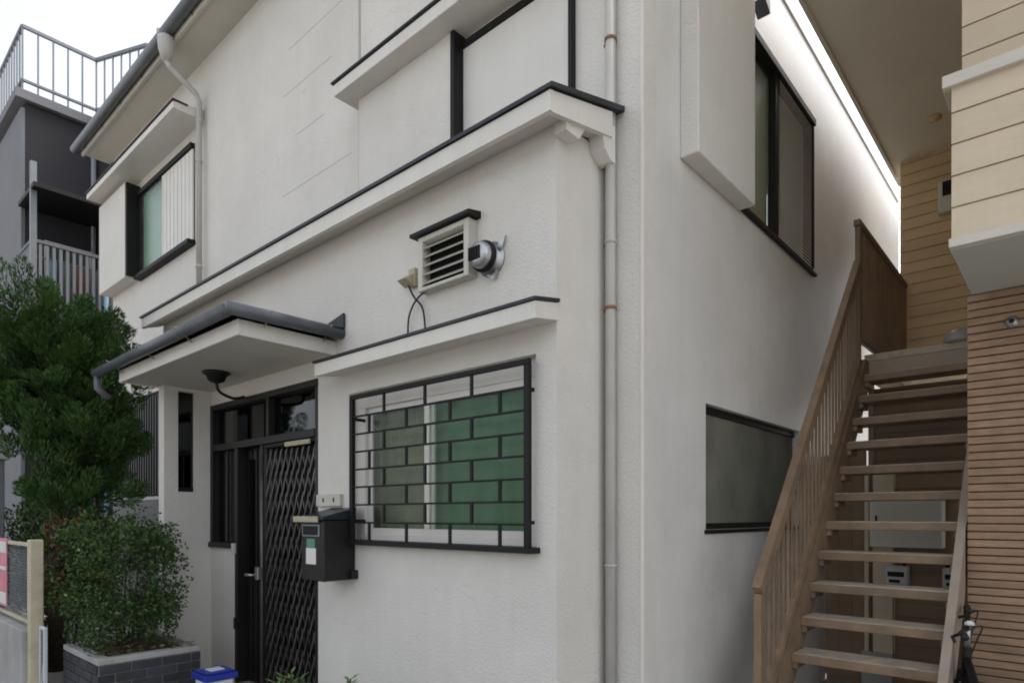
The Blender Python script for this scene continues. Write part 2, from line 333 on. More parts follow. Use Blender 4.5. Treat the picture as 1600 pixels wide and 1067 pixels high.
sh = box('shutter', -6.39, -5.5, .44, .46, LWZ0+.01, LWZ1-.07, 'shutter', H)
for i in range(8): box('shutter_rib', -6.36+i*.11, -6.345+i*.11, .434, .44, LWZ0+.02, LWZ1-.08, 'shutter', sh)
# upper right window with shutters closed
prism('window_canopy', [(.20, 4.70), (.20, 4.79), (.45, 4.86), (.45, 4.70)], 'x', -2.30, -.12, 'trim', H, .004)
box('canopy_flashing', -2.32, -.10, .185, .34, 4.795, 4.812, 'roof_metal', H)
box('shutter_box', -2.19, -1.15, .35, .45, 3.62, 4.70, 'stucco', H)
box('shutter_box_end', -1.15, -1.112, .34, .45, 3.60, 4.70, 'dark_metal', H)
sh = box('shutter', -1.112, -.235, .425, .445, 3.62, 4.61, 'shutter', H)
box('shutter_rail', -1.112, -.21, .41, .45, 4.61, 4.655, 'dark_metal', sh)
box('shutter_post', -.235, -.205, .41, .45, 3.62, 4.61, 'dark_metal', sh)
# long pent roof between the storeys
prism('pent_roof', [(-.195, 3.51), (-.195, 3.53), (.45, 3.72), (.45, 3.69)], 'x', -5.22, .12, 'roof_metal', H)
prism('fascia', [(-.18, 3.41), (-.18, 3.507), (-.15, 3.515), (-.15, 3.41)], 'x', -5.2, .10, 'trim', H)
prism('eave_soffit', [(-.15, 3.415), (-.15, 3.50), (0, 3.545), (0, 3.465)], 'x', -5.19, .07, 'soffit', H)
prism('verge_board', [(-.15, 3.41), (-.15, 3.513), (.36, 3.655), (.36, 3.52)], 'x', .07, .10, 'trim', H)
prism('verge_soffit', [(-.0, 3.465), (0, 3.545), (.36, 3.645), (.36, 3.53)], 'x', .0, .07, 'soffit', H)
prism('corbel', [(-.02, 3.40), (-.02, 3.50), (.14, 3.53), (.14, 3.47), (.09, 3.40)], 'x', .002, .075, 'trim', H)
prism('corbel', [(.30, 3.44), (.27, 3.54), (.40, 3.60), (.40, 3.40), (.36, 3.40)], 'x', .002, .09, 'trim', H)
# front window: canopy, frame, sashes, grille
prism('window_canopy', [(-.19, 2.445), (-.19, 2.53), (0, 2.565), (0, 2.475)], 'x', -1.93, .015, 'trim', H, .003)
prism('canopy_flashing', [(-.20, 2.532), (-.20, 2.548), (0, 2.585), (0, 2.567)], 'x', -1.94, .022, 'roof_metal', H)
w = box('window', WX0, WX1, .06, .12, WZ0, WZ0+.05, 'aluminium', H)
box('frame', WX0, WX1, .06, .12, WZ1-.10, WZ1, 'aluminium', w); box('frame', WX0, WX0+.10, .06, .12, WZ0+.05, WZ1-.10, 'aluminium', w); box('frame', WX1-.06, WX1, .06, .12, WZ0+.05, WZ1-.10, 'aluminium', w)
for (a, b, y) in ((WX0+.10, -1.02, .085), (-1.09, WX1-.06, .065)):
    s = box('sash', a, b, y, y+.02, WZ0+.05, WZ0+.10, 'aluminium', w)
    box('sash', a, b, y, y+.02, WZ1-.14, WZ1-.10, 'aluminium', w); box('sash', a, a+.045, y, y+.02, WZ0+.10, WZ1-.14, 'aluminium', w); box('sash', b-.045, b, y, y+.02, WZ0+.10, WZ1-.14, 'aluminium', w)
    box('pane', a+.045, b-.045, y+.008, y+.012, WZ0+.10, WZ1-.14, 'window_glass', w, 0)
curtain('curtain', -1.03, WX1, .135, WZ0+.04, WZ1-.08, 'curtain_green', w, 7, .006)
curtain('curtain', WX0, -1.02, .15, WZ0+.04, WZ1-.08, 'curtain_brown', w, 8, .012)
box('window_backing', WX0-.05, WX1+.05, .19, .2, WZ0-.05, WZ1+.05, 'interior', H)
GY = -.045; GX0, GX1, GZ0, GZ1 = -1.715, -.135, 1.335, 2.305
g = box('window_grille', GX0, GX1, GY-.012, GY+.012, GZ1-.028, GZ1, 'dark_metal', H, .002)
box('grille_rail', GX0-.05, GX1+.03, GY-.03, .055, GZ0-.03, GZ0, 'dark_metal', g, .002)
for x in (GX0, GX1-.035): box('grille_post', x, x+.035, GY-.014, GY+.014, GZ0, GZ1-.028, 'dark_metal', g, .002)
zs = [GZ0+i*(GZ1-GZ0-.028)/8 for i in range(9)]
for z in zs[1:-1]: box('grille_bar', GX0+.035, GX1-.035, GY-.006, GY+.006, z-.006, z+.006, 'dark_metal', g, .001)
for j in range(8):
    for x in ((-1.506, -1.126, -.735, -.346) if j % 2 == 0 else (-1.35, -.953, -.559)):
        box('grille_upright', x-.010, x+.010, GY-.006, GY+.006, zs[j]+(.006 if j else 0), zs[j+1]-(.006 if j < 7 else 0), 'dark_metal', g, .001)
for x in (GX0+.015, GX1-.015):
    for z in (zs[1]+.01, zs[-2]-.01): box('grille_bracket', x-.008, x+.008, GY+.014, .0 if x > -1 else .06, z-.01, z+.01, 'dark_metal', g, .001)
# vent louvre, exhaust cap, socket and cable
v = box('louvre_vent', -.99, -.95, -.07, 0, 2.83, 3.15, 'cream_plastic', H); box('frame', -.60, -.56, -.07, 0, 2.83, 3.15, 'cream_plastic', v)
box('frame', -.95, -.60, -.07, 0, 2.83, 2.85, 'cream_plastic', v); box('frame', -.95, -.60, -.07, 0, 3.12, 3.15, 'cream_plastic', v)
box('backing', -.95, -.60, -.006, -.002, 2.85, 3.12, 'interior', v, 0)
prism('cap', [(-.10, 3.155), (-.10, 3.175), (0, 3.195), (0, 3.155)], 'x', -1.03, -.53, 'dark_metal', v)
for i in range(5): prism('slat', [(-.066, 2.868+i*.052), (-.06, 2.868+i*.052), (-.015, 2.905+i*.052), (-.021, 2.905+i*.052)], 'x', -.95, -.60, 'cream_plastic', v)
e = lathe('exhaust_cap', [(.095, 0), (.095, .012), (.07, .014), (.07, .10), (.062, .125), (.02, .13)], (-.445, 0, 2.90), (0, -1, 0), 'chrome', H, 24)
lathe('collar', [(.082, .05), (.085, .065), (.082, .08)], (-.445, 0, 2.90), (0, -1, 0), 'dark_metal', e, 24)
for i in range(5): box('fin', -.49+i*.018, -.485+i*.018, -.142, -.126, 2.865, 2.935, 'dark_metal', e, 0)
prism('clip', [(-.40, 2.95), (-.33, 3.0), (-.36, 2.93)], 'y', -.02, -.008, 'chrome', e); prism('clip', [(-.46, 2.81), (-.39, 2.83), (-.41, 2.78)], 'y', -.03, -.008, 'chrome', e)
s = box('cable_socket', -1.12, -1.06, -.035, 0, 2.90, 3.01, 'yellow_plastic', H); prism('hood', [(-.10, 2.93), (-.035, 2.975), (-.035, 2.90)], 'x', -1.15, -1.07, 'yellow_plastic', s)
def curve(p, n=24):
    p = [np.array(q, float) for q in p]; out = []
    for i in range(len(p)-1):
        a, b, c, d = p[max(i-1, 0)], p[i], p[i+1], p[min(i+2, len(p)-1)]
        for k in range(n//(len(p)-1)+1):
            t = k/(n//(len(p)-1)+1); out.append(.5*((2*b)+(c-a)*t+(2*a-5*b+4*c-d)*t*t+(3*b-a-3*c+d)*t**3))
    out.append(p[-1]); return [tuple(q) for q in out]
tube('cable', curve([(-1.09, -.06, 2.90), (-1.07, -.03, 2.83), (-.99, -.03, 2.74), (-.965, -.03, 2.58)]), .006, 'rubber', s, 6)
tube('cable', curve([(-.72, -.03, 2.845), (-.90, -.04, 2.84), (-1.03, -.04, 2.81), (-1.12, -.03, 2.72), (-1.13, -.03, 2.57)]), .006, 'rubber', s, 6)
# corner downpipe and a thin soffit-coloured tube beside it
tube('downpipe', [(.055, .41, 0), (.055, .41, 5.6)], .028, 'pipe', H, 14)
for z in (4.08, 2.98, 2.62, 1.22): c = lathe('pipe_clip', [(.034, 0), (.034, .016)], (.055, .41, z), (0, 0, 1), 'rust' if z in (4.08, 2.62) else 'pipe', H); box('clip_arm', -.0, .03, .425, .437, z+.004, z+.016, 'rust', c, 0)
tube('thin_tube', [(.015, .435, 0), (.015, .435, 5.5)], .011, 'soffit', H, 8)
# porch canopy
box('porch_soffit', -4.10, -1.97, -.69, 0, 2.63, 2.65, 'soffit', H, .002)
pf = box('porch_fascia', -4.12, -1.95, -.71, -.69, 2.625, 2.725, 'trim', H); box('fascia_side', -1.97, -1.95, -.69, 0, 2.625, 2.725, 'trim', pf); box('fascia_side', -4.12, -4.10, -.69, 0, 2.625, 2.725, 'trim', pf)
mesh_obj('porch_roof', [(-4.2, -.79, 2.785), (-1.87, -.79, 2.785), (-1.87, -.005, 2.785), (-4.2, -.005, 2.785), (-3.5, -.005, 2.91), (-2.3, -.005, 2.91), (-4.2, -.79, 2.77), (-1.87, -.79, 2.77), (-1.87, -.005, 2.77), (-4.2, -.005, 2.77)],
         [(0, 1, 5, 4), (1, 2, 5), (3, 0, 4), (2, 3, 4, 5), (0, 6, 7, 1), (1, 7, 8, 2), (3, 9, 6, 0), (6, 9, 8, 7), (2, 8, 9, 3)], 'roof_metal', H)
mesh_obj('roof_flashing', [(-2.35, -.006, 2.80), (-1.84, -.006, 2.80), (-1.84, -.006, 2.90), (-2.35, -.02, 2.80), (-1.84, -.02, 2.80), (-1.84, -.02, 2.90), (-1.84, -.16, 2.78), (-2.2, -.14, 2.795)], [(0, 1, 2), (3, 5, 4), (0, 3, 4, 1), (1, 4, 5, 2), (2, 5, 3, 0), (3, 7, 6, 4)], 'roof_metal', H)
gt = tube('porch_gutter', [(-4.45, -.79, 2.735), (-1.90, -.79, 2.755)], .040, 'gutter', H, 14); tube('gutter_side', [(-1.875, -.82, 2.755), (-1.875, -.01, 2.765)], .040, 'gutter', gt, 14)
for x in (-4.0, -3.3, -2.6): bar('gutter_bracket', (x, -.84, 2.77), (x, -.72, 2.69), .012, .006, 'chrome', gt)
for y in (-.55, -.12): bar('gutter_bracket', (-1.825, y, 2.79), (-1.925, y, 2.70), .012, .006, 'chrome', gt, (0, 1, 0))
tube('gutter_outlet', [(-4.40, -.79, 2.72), (-4.40, -.79, 2.60), (-4.36, -.72, 2.52)], .03, 'gutter', gt, 10)
# porch lamp
pl = lathe('porch_lamp', [(.10, 0), (.105, .012), (.075, .03), (.06, .07), (.025, .085)], (-3.12, -.33, 2.628), (0, 0, -1), 'dark_metal', H, 16)
tube('lamp_arm', curve([(-3.12, -.33, 2.55), (-3.13, -.30, 2.48), (-3.22, -.15, 2.46), (-3.30, -.02, 2.50)]), .012, 'dark_metal', pl, 6)
# entrance: frame, transom, sidelight, door, folding gate
d = box('door_frame', -3.98, -2.19, -.012, .10, 2.45, 2.50, 'wood_dark', H)
box('jamb', -3.98, -3.93, -.012, .10, 1.215, 2.45, 'wood_dark', d); box('jamb', -2.235, -2.19, .0, .10, 0, 2.45, 'wood_dark', d)
box('lintel', -3.93, -2.235, -.008, .10, 2.08, 2.14, 'wood_dark', d); box('jamb', -3.50, -3.45, -.008, .10, 0, 2.08, 'wood_dark', d)
box('sill', -3.98, -3.50, -.03, .10, 1.215, 1.26, 'wood_dark', d); box('mullion', -2.955, -2.915, -.006, .08, 2.14, 2.45, 'wood_dark', d)
for (a, b) in ((-3.93, -2.955), (-2.915, -2.235)): t = box('transom_pane', a, b, .05, .056, 2.14, 2.45, 'dark_glass', d, 0)
box('sidelight_pane', -3.93, -3.50, .05, .056, 1.26, 2.08, 'dark_glass', d, 0)
for x in (-3.72,): box('sidelight_bar', x, x+.02, .02, .045, 1.26, 2.08, 'wood_dark', d)
box('entrance_backing', -4.1, -2.05, .26, .28, 0, 2.6, 'interior', H, 0)
box('threshold', -3.5, -2.19, -.06, .24, 0, .06, 'concrete', H)
dr = box('door', -3.45, -2.235, .10, .13, .06, 2.08, 'wood_dark', H)
for i in range(13): box('door_batten', -3.43+i*.092, -3.375+i*.092, .08, .10, .08, 2.06, 'wood_dark', dr)
box('door_pane', -3.40, -3.30, .072, .078, 1.0, 1.98, 'dark_glass', dr, 0)
fg = box('folding_gate', -3.03, -2.235, .0, .05, 2.045, 2.075, 'dark_metal', H)
tube('gate_post', [(-3.02, -.005, .06), (-3.02, -.005, 2.07)], .014, 'gate_steel', fg, 10)
gx0, gx1, nb = -2.985, -2.25, 9; gp = (gx1-gx0)/nb
for i in range(nb+1): box('gate_channel', gx0+i*gp-.006, gx0+i*gp+.006, .022, .034, .08, 2.04, 'dark_metal', fg, 0)
for i in range(nb):
    for j in range(11):
        z = .10+j*.172
        for sgn, y in ((1, .014), (-1, .040)):
            bar('lattice_bar', (gx0+i*gp, y, z if sgn > 0 else z+.20), (gx0+(i+1)*gp, y, z+.20 if sgn > 0 else z), .004, .016, 'gate_steel', fg, (1, 0, .4*sgn))
hd = box('gate_lock', -3.045, -2.995, -.055, -.02, .98, 1.08, 'chrome', fg); tube('handle', [(-3.02, -.055, 1.02), (-3.02, -.10, 1.02), (-3.10, -.105, 1.02)], .011, 'chrome', hd, 8)
box('bell_push', -3.52, -3.475, -.03, 0, 1.17, 1.26, 'cream_plastic', H); box('door_hinge', -3.50, -3.46, -.02, -.008, .52, .62, 'dark_metal', H)
box('closer_arm', -2.62, -2.27, -.03, -.012, 2.03, 2.065, 'yellow_plastic', H)
n_ = box('intercom', -2.17, -1.87, -.03, 0, 1.565, 1.65, 'cream_plastic', H)
for x in (-2.08, -1.95): box('button', x, x+.012, -.034, -.03, 1.595, 1.625, 'dark_metal', n_, 0)
# wing wall window, lattice window of the left bay and grey tiled footing
w = box('wing_window', -4.04, -4.02, -.289, -.142, 1.71, 1.75, 'dark_metal', H); box('pane', -4.035, -4.03, -.289, -.142, 1.75, 2.6, 'dark_glass', w, 0); box('backing', -4.095, -4.085, -.289, -.142, 1.71, 2.6, 'interior', w, 0)
w = box('lattice_window', -8.15, -5.75, .50, .55, 1.74, 1.80, 'wood_dark', H); box('backing', -8.15, -5.75, .56, .57, 1.8, 3.05, 'interior', w, 0)
for i in range(28): box('lattice_slat', -8.13+i*.084, -8.09+i*.084, .44, .47, 1.76, 3.0, 'wood_dark', w, .002)
box('footing_panel', -8.2, -5.2, .445, .468, .0, 1.70, 'brick_joint', H)
# side windows
w = box('side_window', .15, .17, 1.22, 3.02, 1.41, 1.45, 'dark_metal', H); box('frame', .15, .19, 1.22, 3.02, 2.15, 2.20, 'dark_metal', w); box('mullion', .15, .171, 2.08, 2.13, 1.45, 2.15, 'dark_metal', w)
box('insect_screen', .172, .176, 1.23, 3.01, 1.45, 2.15, 'screen_dark', w, 0); box('pane', .155, .16, 1.23, 3.01, 1.45, 2.15, 'dark_glass', w, 0); box('backing', .112, .12, 1.22, 3.02, 1.41, 2.2, 'interior', w, 0)
box('sill', .20, .245, 1.20, 3.04, 1.385, 1.41, 'dark_metal', w)
box('shutter_box', .23, .345, .877, 1.735, 3.575, 5.12, 'stucco', H, .006)
w = box('side_window', .16, .24, 1.30, 3.36, 3.615, 3.65, 'dark_metal', H); box('frame', .16, .262, 1.735, 3.37, 4.89, 4.945, 'dark_metal', w); box('frame', .16, .25, 3.335, 3.36, 3.65, 4.89, 'dark_metal', w)
box('mullion', .17, .23, 2.46, 2.52, 3.65, 4.89, 'dark_metal', w)
box('sill', .232, .262, 1.74, 3.40, 3.585, 3.612, 'dark_metal', w)
box('pane', .185, .19, 1.30, 2.46, 3.65, 4.89, 'window_glass', w, 0); box('blind', .15, .155, 1.30, 2.48, 3.65, 4.89, 'frosted', w, 0); box('backing', .15, .155, 2.50, 3.33, 3.65, 4.89, 'screen', w, 0)
V_, F_ = [], []
for i in range(44):
    z = 3.652+i*.0281; b = len(V_)
    V_ += [(.226, 2.525, z+.026), (.226, 3.325, z+.026), (.240, 3.325, z), (.240, 2.525, z), (.223, 2.525, z+.024), (.223, 3.325, z+.024), (.237, 3.325, z-.002), (.237, 2.525, z-.002)]
    F_ += [(b, b+1, b+2, b+3), (b+4, b+7, b+6, b+5), (b, b+4, b+5, b+1), (b+3, b+2, b+6, b+7)]
lv = mesh_obj('louvre_blind', V_, F_, 'screen', w); lv['kind'] = 'stuff'
prism('gutter_end', [(1.95, 5.12), (2.06, 5.06), (2.06, 5.16)], 'x', .24, .33, 'gutter', H)

# ------------------------------------------------------------------ mailbox on the pier
mb = thing('mailbox', (-1.86, -.12, 1.06), 'dark brown mailbox with cream flap hung beside the folding gate', 'mailbox')
box('body', -2.0, -1.725, -.245, 0, 1.065, 1.47, 'mailbox_brown', mb, .006)
prism('lid', [(-.26, 1.472), (-.26, 1.49), (-.0, 1.555), (0, 1.472)], 'x', -2.01, -1.715, 'mailbox_lid', mb, .003)
box('flap', -2.06, -1.76, -.275, -.262, 1.455, 1.495, 'yellow_plastic', mb)
sl_ = box('slot_frame', -1.98, -1.77, -.252, -.246, 1.36, 1.44, 'rail_grey', mb); box('slot', -1.965, -1.785, -.255, -.2522, 1.37, 1.43, 'interior', sl_, 0)
box('sticker', -1.93, -1.83, -.2475, -.2455, 1.285, 1.345, 'sticker_green', mb, 0); box('notice', -1.935, -1.815, -.249, -.2465, 1.175, 1.283, 'paper', mb, 0)
box('bracket', -1.725, -1.69, -.05, 0, 1.07, 1.13, 'mailbox_brown', mb)

# ================================================================== APARTMENT BLOCK
A = thing('apartment_block', (2.6, 4.2, 0), 'beige sided apartment block with brown tiled ground floor wall', 'building')
tw = box('tile_wall', 1.475, 4.5, 2.115, 2.3, 0, 2.81, 'tile_joint', A, 0)
n = 60; p = 2.81/n
for i in range(n):
    o = random.uniform(-.0015, .0015); box('tile_strip', 1.47, 4.5, 2.10+o, 2.115, i*p+.004, (i+1)*p-.004, 'tile', tw, .002)
box('tile_return', 1.47, 1.60, 2.3, 3.6, 0, 2.81, 'siding_low', A)
lathe('vent_cap', [(.034, 0), (.034, .012), (.022, .016), (.02, .03), (.006, .032)], (1.68, 2.10, 2.61), (0, -1, 0), 'chrome', A, 18)
lathe('vent_hole', [(.014, .031), (.012, .034)], (1.68, 2.10, 2.61), (0, -1, 0), 'dark_metal', A, 14)
def boards(nm, x0, x1, y, z0, z1, pitch, m, parent, back):
    b = box(nm, x0, x1, y, back, z0, z1, m, parent, 0)
    z = z0; 
    while z < z1-.01:
        t = min(z+pitch-.006, z1)
        prism('siding_board', [(y-.016, z), (y-.010, t), (y+.001, t), (y+.001, z)], 'x', x0-.004, x1, m, b); z += pitch
    return b
boards('parapet_siding', 1.50, 4.5, 1.25, 2.86, 3.60, .155, 'siding', A, 1.40)
box('parapet_base', 1.485, 4.5, 1.225, 1.40, 2.815, 2.86, 'apt_trim', A)
box('parapet_cap', 1.46, 4.5, 1.21, 1.45, 3.60, 3.66, 'apt_trim', A)
box('parapet_side', 1.50, 1.60, 1.40, 2.1, 2.86, 3.58, 'siding', A)
box('balcony_slab', 1.49, 4.5, 1.26, 3.6, 2.812, 2.857, 'apt_soffit_grey', A, .001)
boards('upper_siding', 1.50, 4.5, 1.64, 3.661, 7.2, .155, 'siding', A, 1.9)
box('stair_side_wall', 1.50, 1.62, 2.1, 5.17, 2.86, 5.2, 'siding_back', A)
boards('landing_siding', .58, 1.50, 5.17, 2.75, 5.2, .115, 'siding_back', A, 5.4)
box('landing_ceiling', .50, 1.50, .6, 5.6, 5.2, 5.28, 'apt_soffit', A)
box('roof_fascia', .47, .50, .6, 5.65, 5.17, 5.36, 'apt_trim', A); box('roof_fascia_strip', .44, .47, .6, 5.65, 5.24, 5.38, 'rail_grey', A)
box('roof_slab', .47, 4.5, .6, 9.0, 5.381, 5.46, 'roof_metal', A)
lathe('ceiling_lamp', [(.06, 0), (.06, .015), (.03, .02), (.02, .035)], (.97, 4.5, 5.2), (0, 0, -1), 'siding_back', A, 16)
wl = box('wall_lamp', .92, 1.04, 5.06, 5.153, 4.52, 4.84, 'panel_cream', A, .01); box('lamp_window', .96, 1.04, 5.045, 5.06, 4.68, 4.82, 'dark_metal', wl)
lathe('dome_lamp', [(.115, 0), (.113, .03), (.09, .075), (.05, .105), (.005, .115)], (1.27, 3.56, 2.86), (0, 0, 1), 'lamp_glass', A, 20)
# store under the landing: dark boards, post, panel box, meters
boards('under_siding', .60, 1.47, 3.72, .05, 2.60, .12, 'siding_low', A, 3.85)
box('footing', .56, 1.47, 3.70, 3.9, 0, .05, 'concrete', A)
box('post', .585, .80, 3.60, 3.70, .33, 1.90, 'siding', A); box('post_base', .565, .80, 3.585, 3.70, .0, .33, 'concrete', A)
pb = box('meter_cabinet', .645, 1.16, 3.50, 3.69, 1.235, 1.665, 'panel_cream', A, .006); box('cabinet_key', .69, .705, 3.49, 3.50, 1.44, 1.50, 'dark_metal', pb)
for x, s_ in ((.83, 1.), (1.22, .8)):
    gm = box('gas_meter', x-.085*s_, x+.085*s_, 3.56, 3.68, .92, 1.08, 'meter', A, .01); box('dial', x-.06*s_, x+.06*s_, 3.552, 3.56, .99, 1.03, 'dark_metal', gm)
    box('gauge', x-.05*s_, x+.03*s_, 3.552, 3.56, .94, .965, 'dark_metal', gm)
    for dx in (-.05, .05): tube('meter_pipe', [(x+dx*s_, 3.62, 1.08), (x+dx*s_, 3.62, 1.14), (x+dx*s_, 3.68, 1.16)], .014, 'rubber', gm, 8)
    tube('meter_pipe', [(x-.04, 3.62, .92), (x-.04, 3.62, .05)], .014, 'stair_brown', gm, 8)

# ------------------------------------------------------------------ staircase
S = thing('staircase', (1.02, 2.4, 0), 'brown painted steel outdoor staircase with open risers beside the tiled wall', 'staircase')
r_, g_ = .2, .179; SX0, SX1 = .645, 1.415
for i in range(-2, 12):
    y = 1.52+(i-1)*g_; z = .66+(i-1)*r_
    t = box('tread', SX0, SX1, y, y+.225, z-.058, z-.006, 'stair_brown', S, .004); box('tread_top', SX0+.01, SX1-.01, y+.006, y+.222, z-.006, z, 'stair_tread', t, .001)
    for x in (SX0, SX1-.03): box('tread_bracket', x, x+.03, y+.02, y+.20, z-.10, z-.058, 'stair_brown', t, .002)
def strg(x0, x1, m):
    y0, z0, y1, z1 = .80, -.10, 3.50, 2.80; h = .10
    return prism('stringer', [(y0+.15, 0), (y0+.35, 0), (y1+.06, z1-.16), (y1+.06, z1+.0), (y1-.12, z1+.0), (y0+.12, .10)], 'x', x0, x1, m, S)
strg(SX0-.035, SX0, 'stair_brown'); strg(SX1, SX1+.045, 'stair_grey')
l = box('landing', SX0-.035, SX1+.05, 3.49, 5.15, 2.80, 2.86, 'stair_tread', S, .004); box('landing_beam', SX0-.03, SX1+.04, 3.495, 3.55, 2.66, 2.80, 'stair_grey', l); box('landing_beam', SX0-.03, SX0+.03, 3.56, 5.15, 2.66, 2.80, 'stair_brown', l)
RX = SX0-.0
box('newel', RX-.045, RX-.005, 1.03, 1.07, 0, 1.06, 'stair_brown', S)
bar('handrail', (RX-.025, 1.04, 1.075), (RX-.025, 3.24, 3.56), .05, .075, 'stair_brown', S)
bar('lower_rail', (RX-.025, 1.04, .30), (RX-.025, 3.24, 2.76), .04, .05, 'stair_brown', S)
for i in range(26):
    y = 1.13+i*.0815; z = 1.075+(y-1.04)*(2.485/2.2)
    box('baluster', RX-.033, RX-.017, y-.008, y+.008, z-.80, z-.03, 'stair_brown', S, .002)
box('newel', RX-.045, RX-.005, 3.22, 3.26, 2.40, 3.86, 'stair_brown', S); box('newel', RX-.045, RX-.005, 5.09, 5.13, 2.84, 3.86, 'stair_brown', S)
box('landing_rail', RX-.05, RX, 3.20, 5.14, 3.86, 3.91, 'stair_brown', S); box('landing_rail', RX-.04, RX-.01, 3.26, 5.09, 2.93, 2.96, 'stair_brown', S)
for i in range(26): box('baluster', RX-.036, RX-.014, 3.32+i*.068, 3.345+i*.068, 2.96, 3.86, 'stair_brown', S, .002)
box('newel', RX-.03, RX+.01, 3.60, 3.64, 0, 2.66, 'stair_brown', S)

# ------------------------------------------------------------------ bicycle
B = thing('bicycle', (1.505, 1.66, 0), 'black bicycle parked beside the foot of the staircase', 'bicycle', None, R(14))
def wheel(y, r=.31):
    n = 28; pts = [(0, y+r*math.cos(2*math.pi*i/n), r+.01+r*math.sin(2*math.pi*i/n)) for i in range(n+1)]
    w = tube('wheel', pts, .018, 'rubber', B, 8, False); lathe('hub', [(.02, -.04), (.02, .04)], (0, y, r+.01), (1, 0, 0), 'chrome', w, 10)
    for i in range(14):
        a = 2*math.pi*i/14; bar('spoke', (.01*(-1)**i, y, r+.01), (0, y+(r-.02)*math.cos(a), r+.01+(r-.02)*math.sin(a)), .003, .003, 'chrome', w)
wheel(.10); wheel(-.92)
HT = (0, -.08, .80)
tube('head_tube', [(0, -.03, .64), HT], .022, 'dark_metal', B)
for s_ in (-1, 1): tube('fork', [(0, -.03, .64), (.045*s_, -.015, .60), (.045*s_, .10, .32)], .012, 'dark_metal', B)
tube('down_tube', [(0, -.04, .66), (0, -.46, .30)], .02, 'dark_metal', B); tube('top_tube', [(0, -.06, .74), (0, -.56, .58)], .018, 'dark_metal', B)
tube('seat_tube', [(0, -.46, .30), (0, -.565, .60)], .017, 'dark_metal', B)
for s_ in (-1, 1): tube('chain_stay', [(.03*s_, -.46, .30), (.05*s_, -.92, .32)], .01, 'dark_metal', B); tube('seat_stay', [(.02*s_, -.56, .58), (.05*s_, -.92, .32)], .009, 'dark_metal', B)
tube('stem', [HT, (0, -.09, .88), (0, -.075, .91)], .015, 'chrome', B)
hb = tube('handlebar', curve([(-.05, -.36, .90), (-.04, -.22, .90), (0, -.075, .915), (.03, .12, .955), (.045, .25, .97)]), .012, 'dark_metal', B)
tube('grip', [(-.052, -.38, .90), (-.045, -.25, .90)], .018, 'rubber', hb); tube('grip', [(.034, .15, .962), (.047, .27, .972)], .018, 'rubber', hb)
tube('brake_lever', [(.03, .12, .95), (-.02, .16, .92), (-.03, .24, .915)], .008, 'rubber', hb); tube('brake_lever', [(-.04, -.22, .90), (-.09, -.26, .88), (-.09, -.34, .87)], .008, 'rubber', hb)
tube('brake_cable', curve([(.03, .12, .95), (.06, .02, .98), (.02, -.05, .86), (0, -.05, .72)]), .004, 'rubber', hb, 6); tube('brake_cable', curve([(-.04, -.22, .9), (.05, -.16, .93), (.04, -.08, .84), (0, -.06, .70)]), .004, 'rubber', hb, 6)
lathe('bell', [(.024, 0), (.022, .012), (.01, .022)], (.005, -.11, .925), (0, 0, 1), 'paper', hb, 12)
prism('saddle', [(-.08, -.74), (.08, -.74), (.09, -.68), (.03, -.56), (.02, -.48), (-.02, -.48), (-.03, -.56), (-.09, -.68)], 'z', .60, .64, 'rubber', B, .01)
lathe('chainring', [(.08, .045), (.08, .05)], (0, -.46, .30), (1, 0, 0), 'chrome', B); tube('crank', [(.05, -.46, .30), (.07, -.36, .18)], .01, 'chrome', B); tube('crank', [(-.05, -.46, .30), (-.07, -.56, .42)], .01, 'chrome', B)
tube('kickstand', [(.04, -.85, .28), (.16, -.95, .008)], .009, 'chrome', B)

# ------------------------------------------------------------------ brick planter with hedge
PX0, PX1, PY0, PY1, PZ = -3.94, -3.10, -1.15, -.46, .50
PL = thing('planter', ((PX0+PX1)/2, (PY0+PY1)/2, 0), 'dark grey brick planter with a pale coping by the porch wall', 'planter')
core = box('planter_core', PX0+.012, PX1-.012, PY0+.012, PY1, 0, PZ-.04, 'brick_joint', PL, 0)
nr = 7; rh = (PZ-.045)/nr; bl = .205
for r in range(nr):
    z0, z1 = r*rh+.004, (r+1)*rh-.005; off = (r % 2)*bl/2
    x = PX0-off
    while x < PX1-.004:
        a, b = max(x, PX0), min(x+bl-.01, PX1-.0)
        if b-a > .02: box('brick', a, b, PY0+random.uniform(-.001, .001), PY0+.013, z0, z1, 'brick', core, .002)
        x += bl
    y = PY0+.014-off
    while y < PY1-.01:
        a, b = max(y, PY0+.014), min(y+bl-.01, PY1)
        if b-a > .02: box('brick', PX1-.013, PX1+random.uniform(-.001, .001), a, b, z0, z1, 'brick', core, .002)
        y += bl
for (a, b, c, d_) in ((PX0, PX1, PY0, PY0+.09), (PX0, PX1, PY1-.07, PY1), (PX0, PX0+.09, PY0+.09, PY1-.07), (PX1-.09, PX1, PY0+.09, PY1-.07)): box('coping', a, b, c, d_, PZ-.04, PZ, 'concrete', PL, .004)
box('soil', PX0+.09, PX1-.09, PY0+.09, PY1-.07, PZ-.06, PZ-.015, 'soil', PL)
k = 220; P = np.c_[rng.uniform(PX0+.03, PX1-.03, k), rng.uniform(PY0+.03, PY1-.03, k), rng.uniform(PZ-.005, PZ+.03, k)]
lt = leaves('fallen_leaves', P, rand_dirs(k)*[1, 1, .2], rand_dirs(k)*[.3, .3, 1]+[0, 0, 1], .05, .022, 'litter', None)
tag(lt, 'dry fallen leaves lying on the planter soil', 'leaves', None, 'stuff')
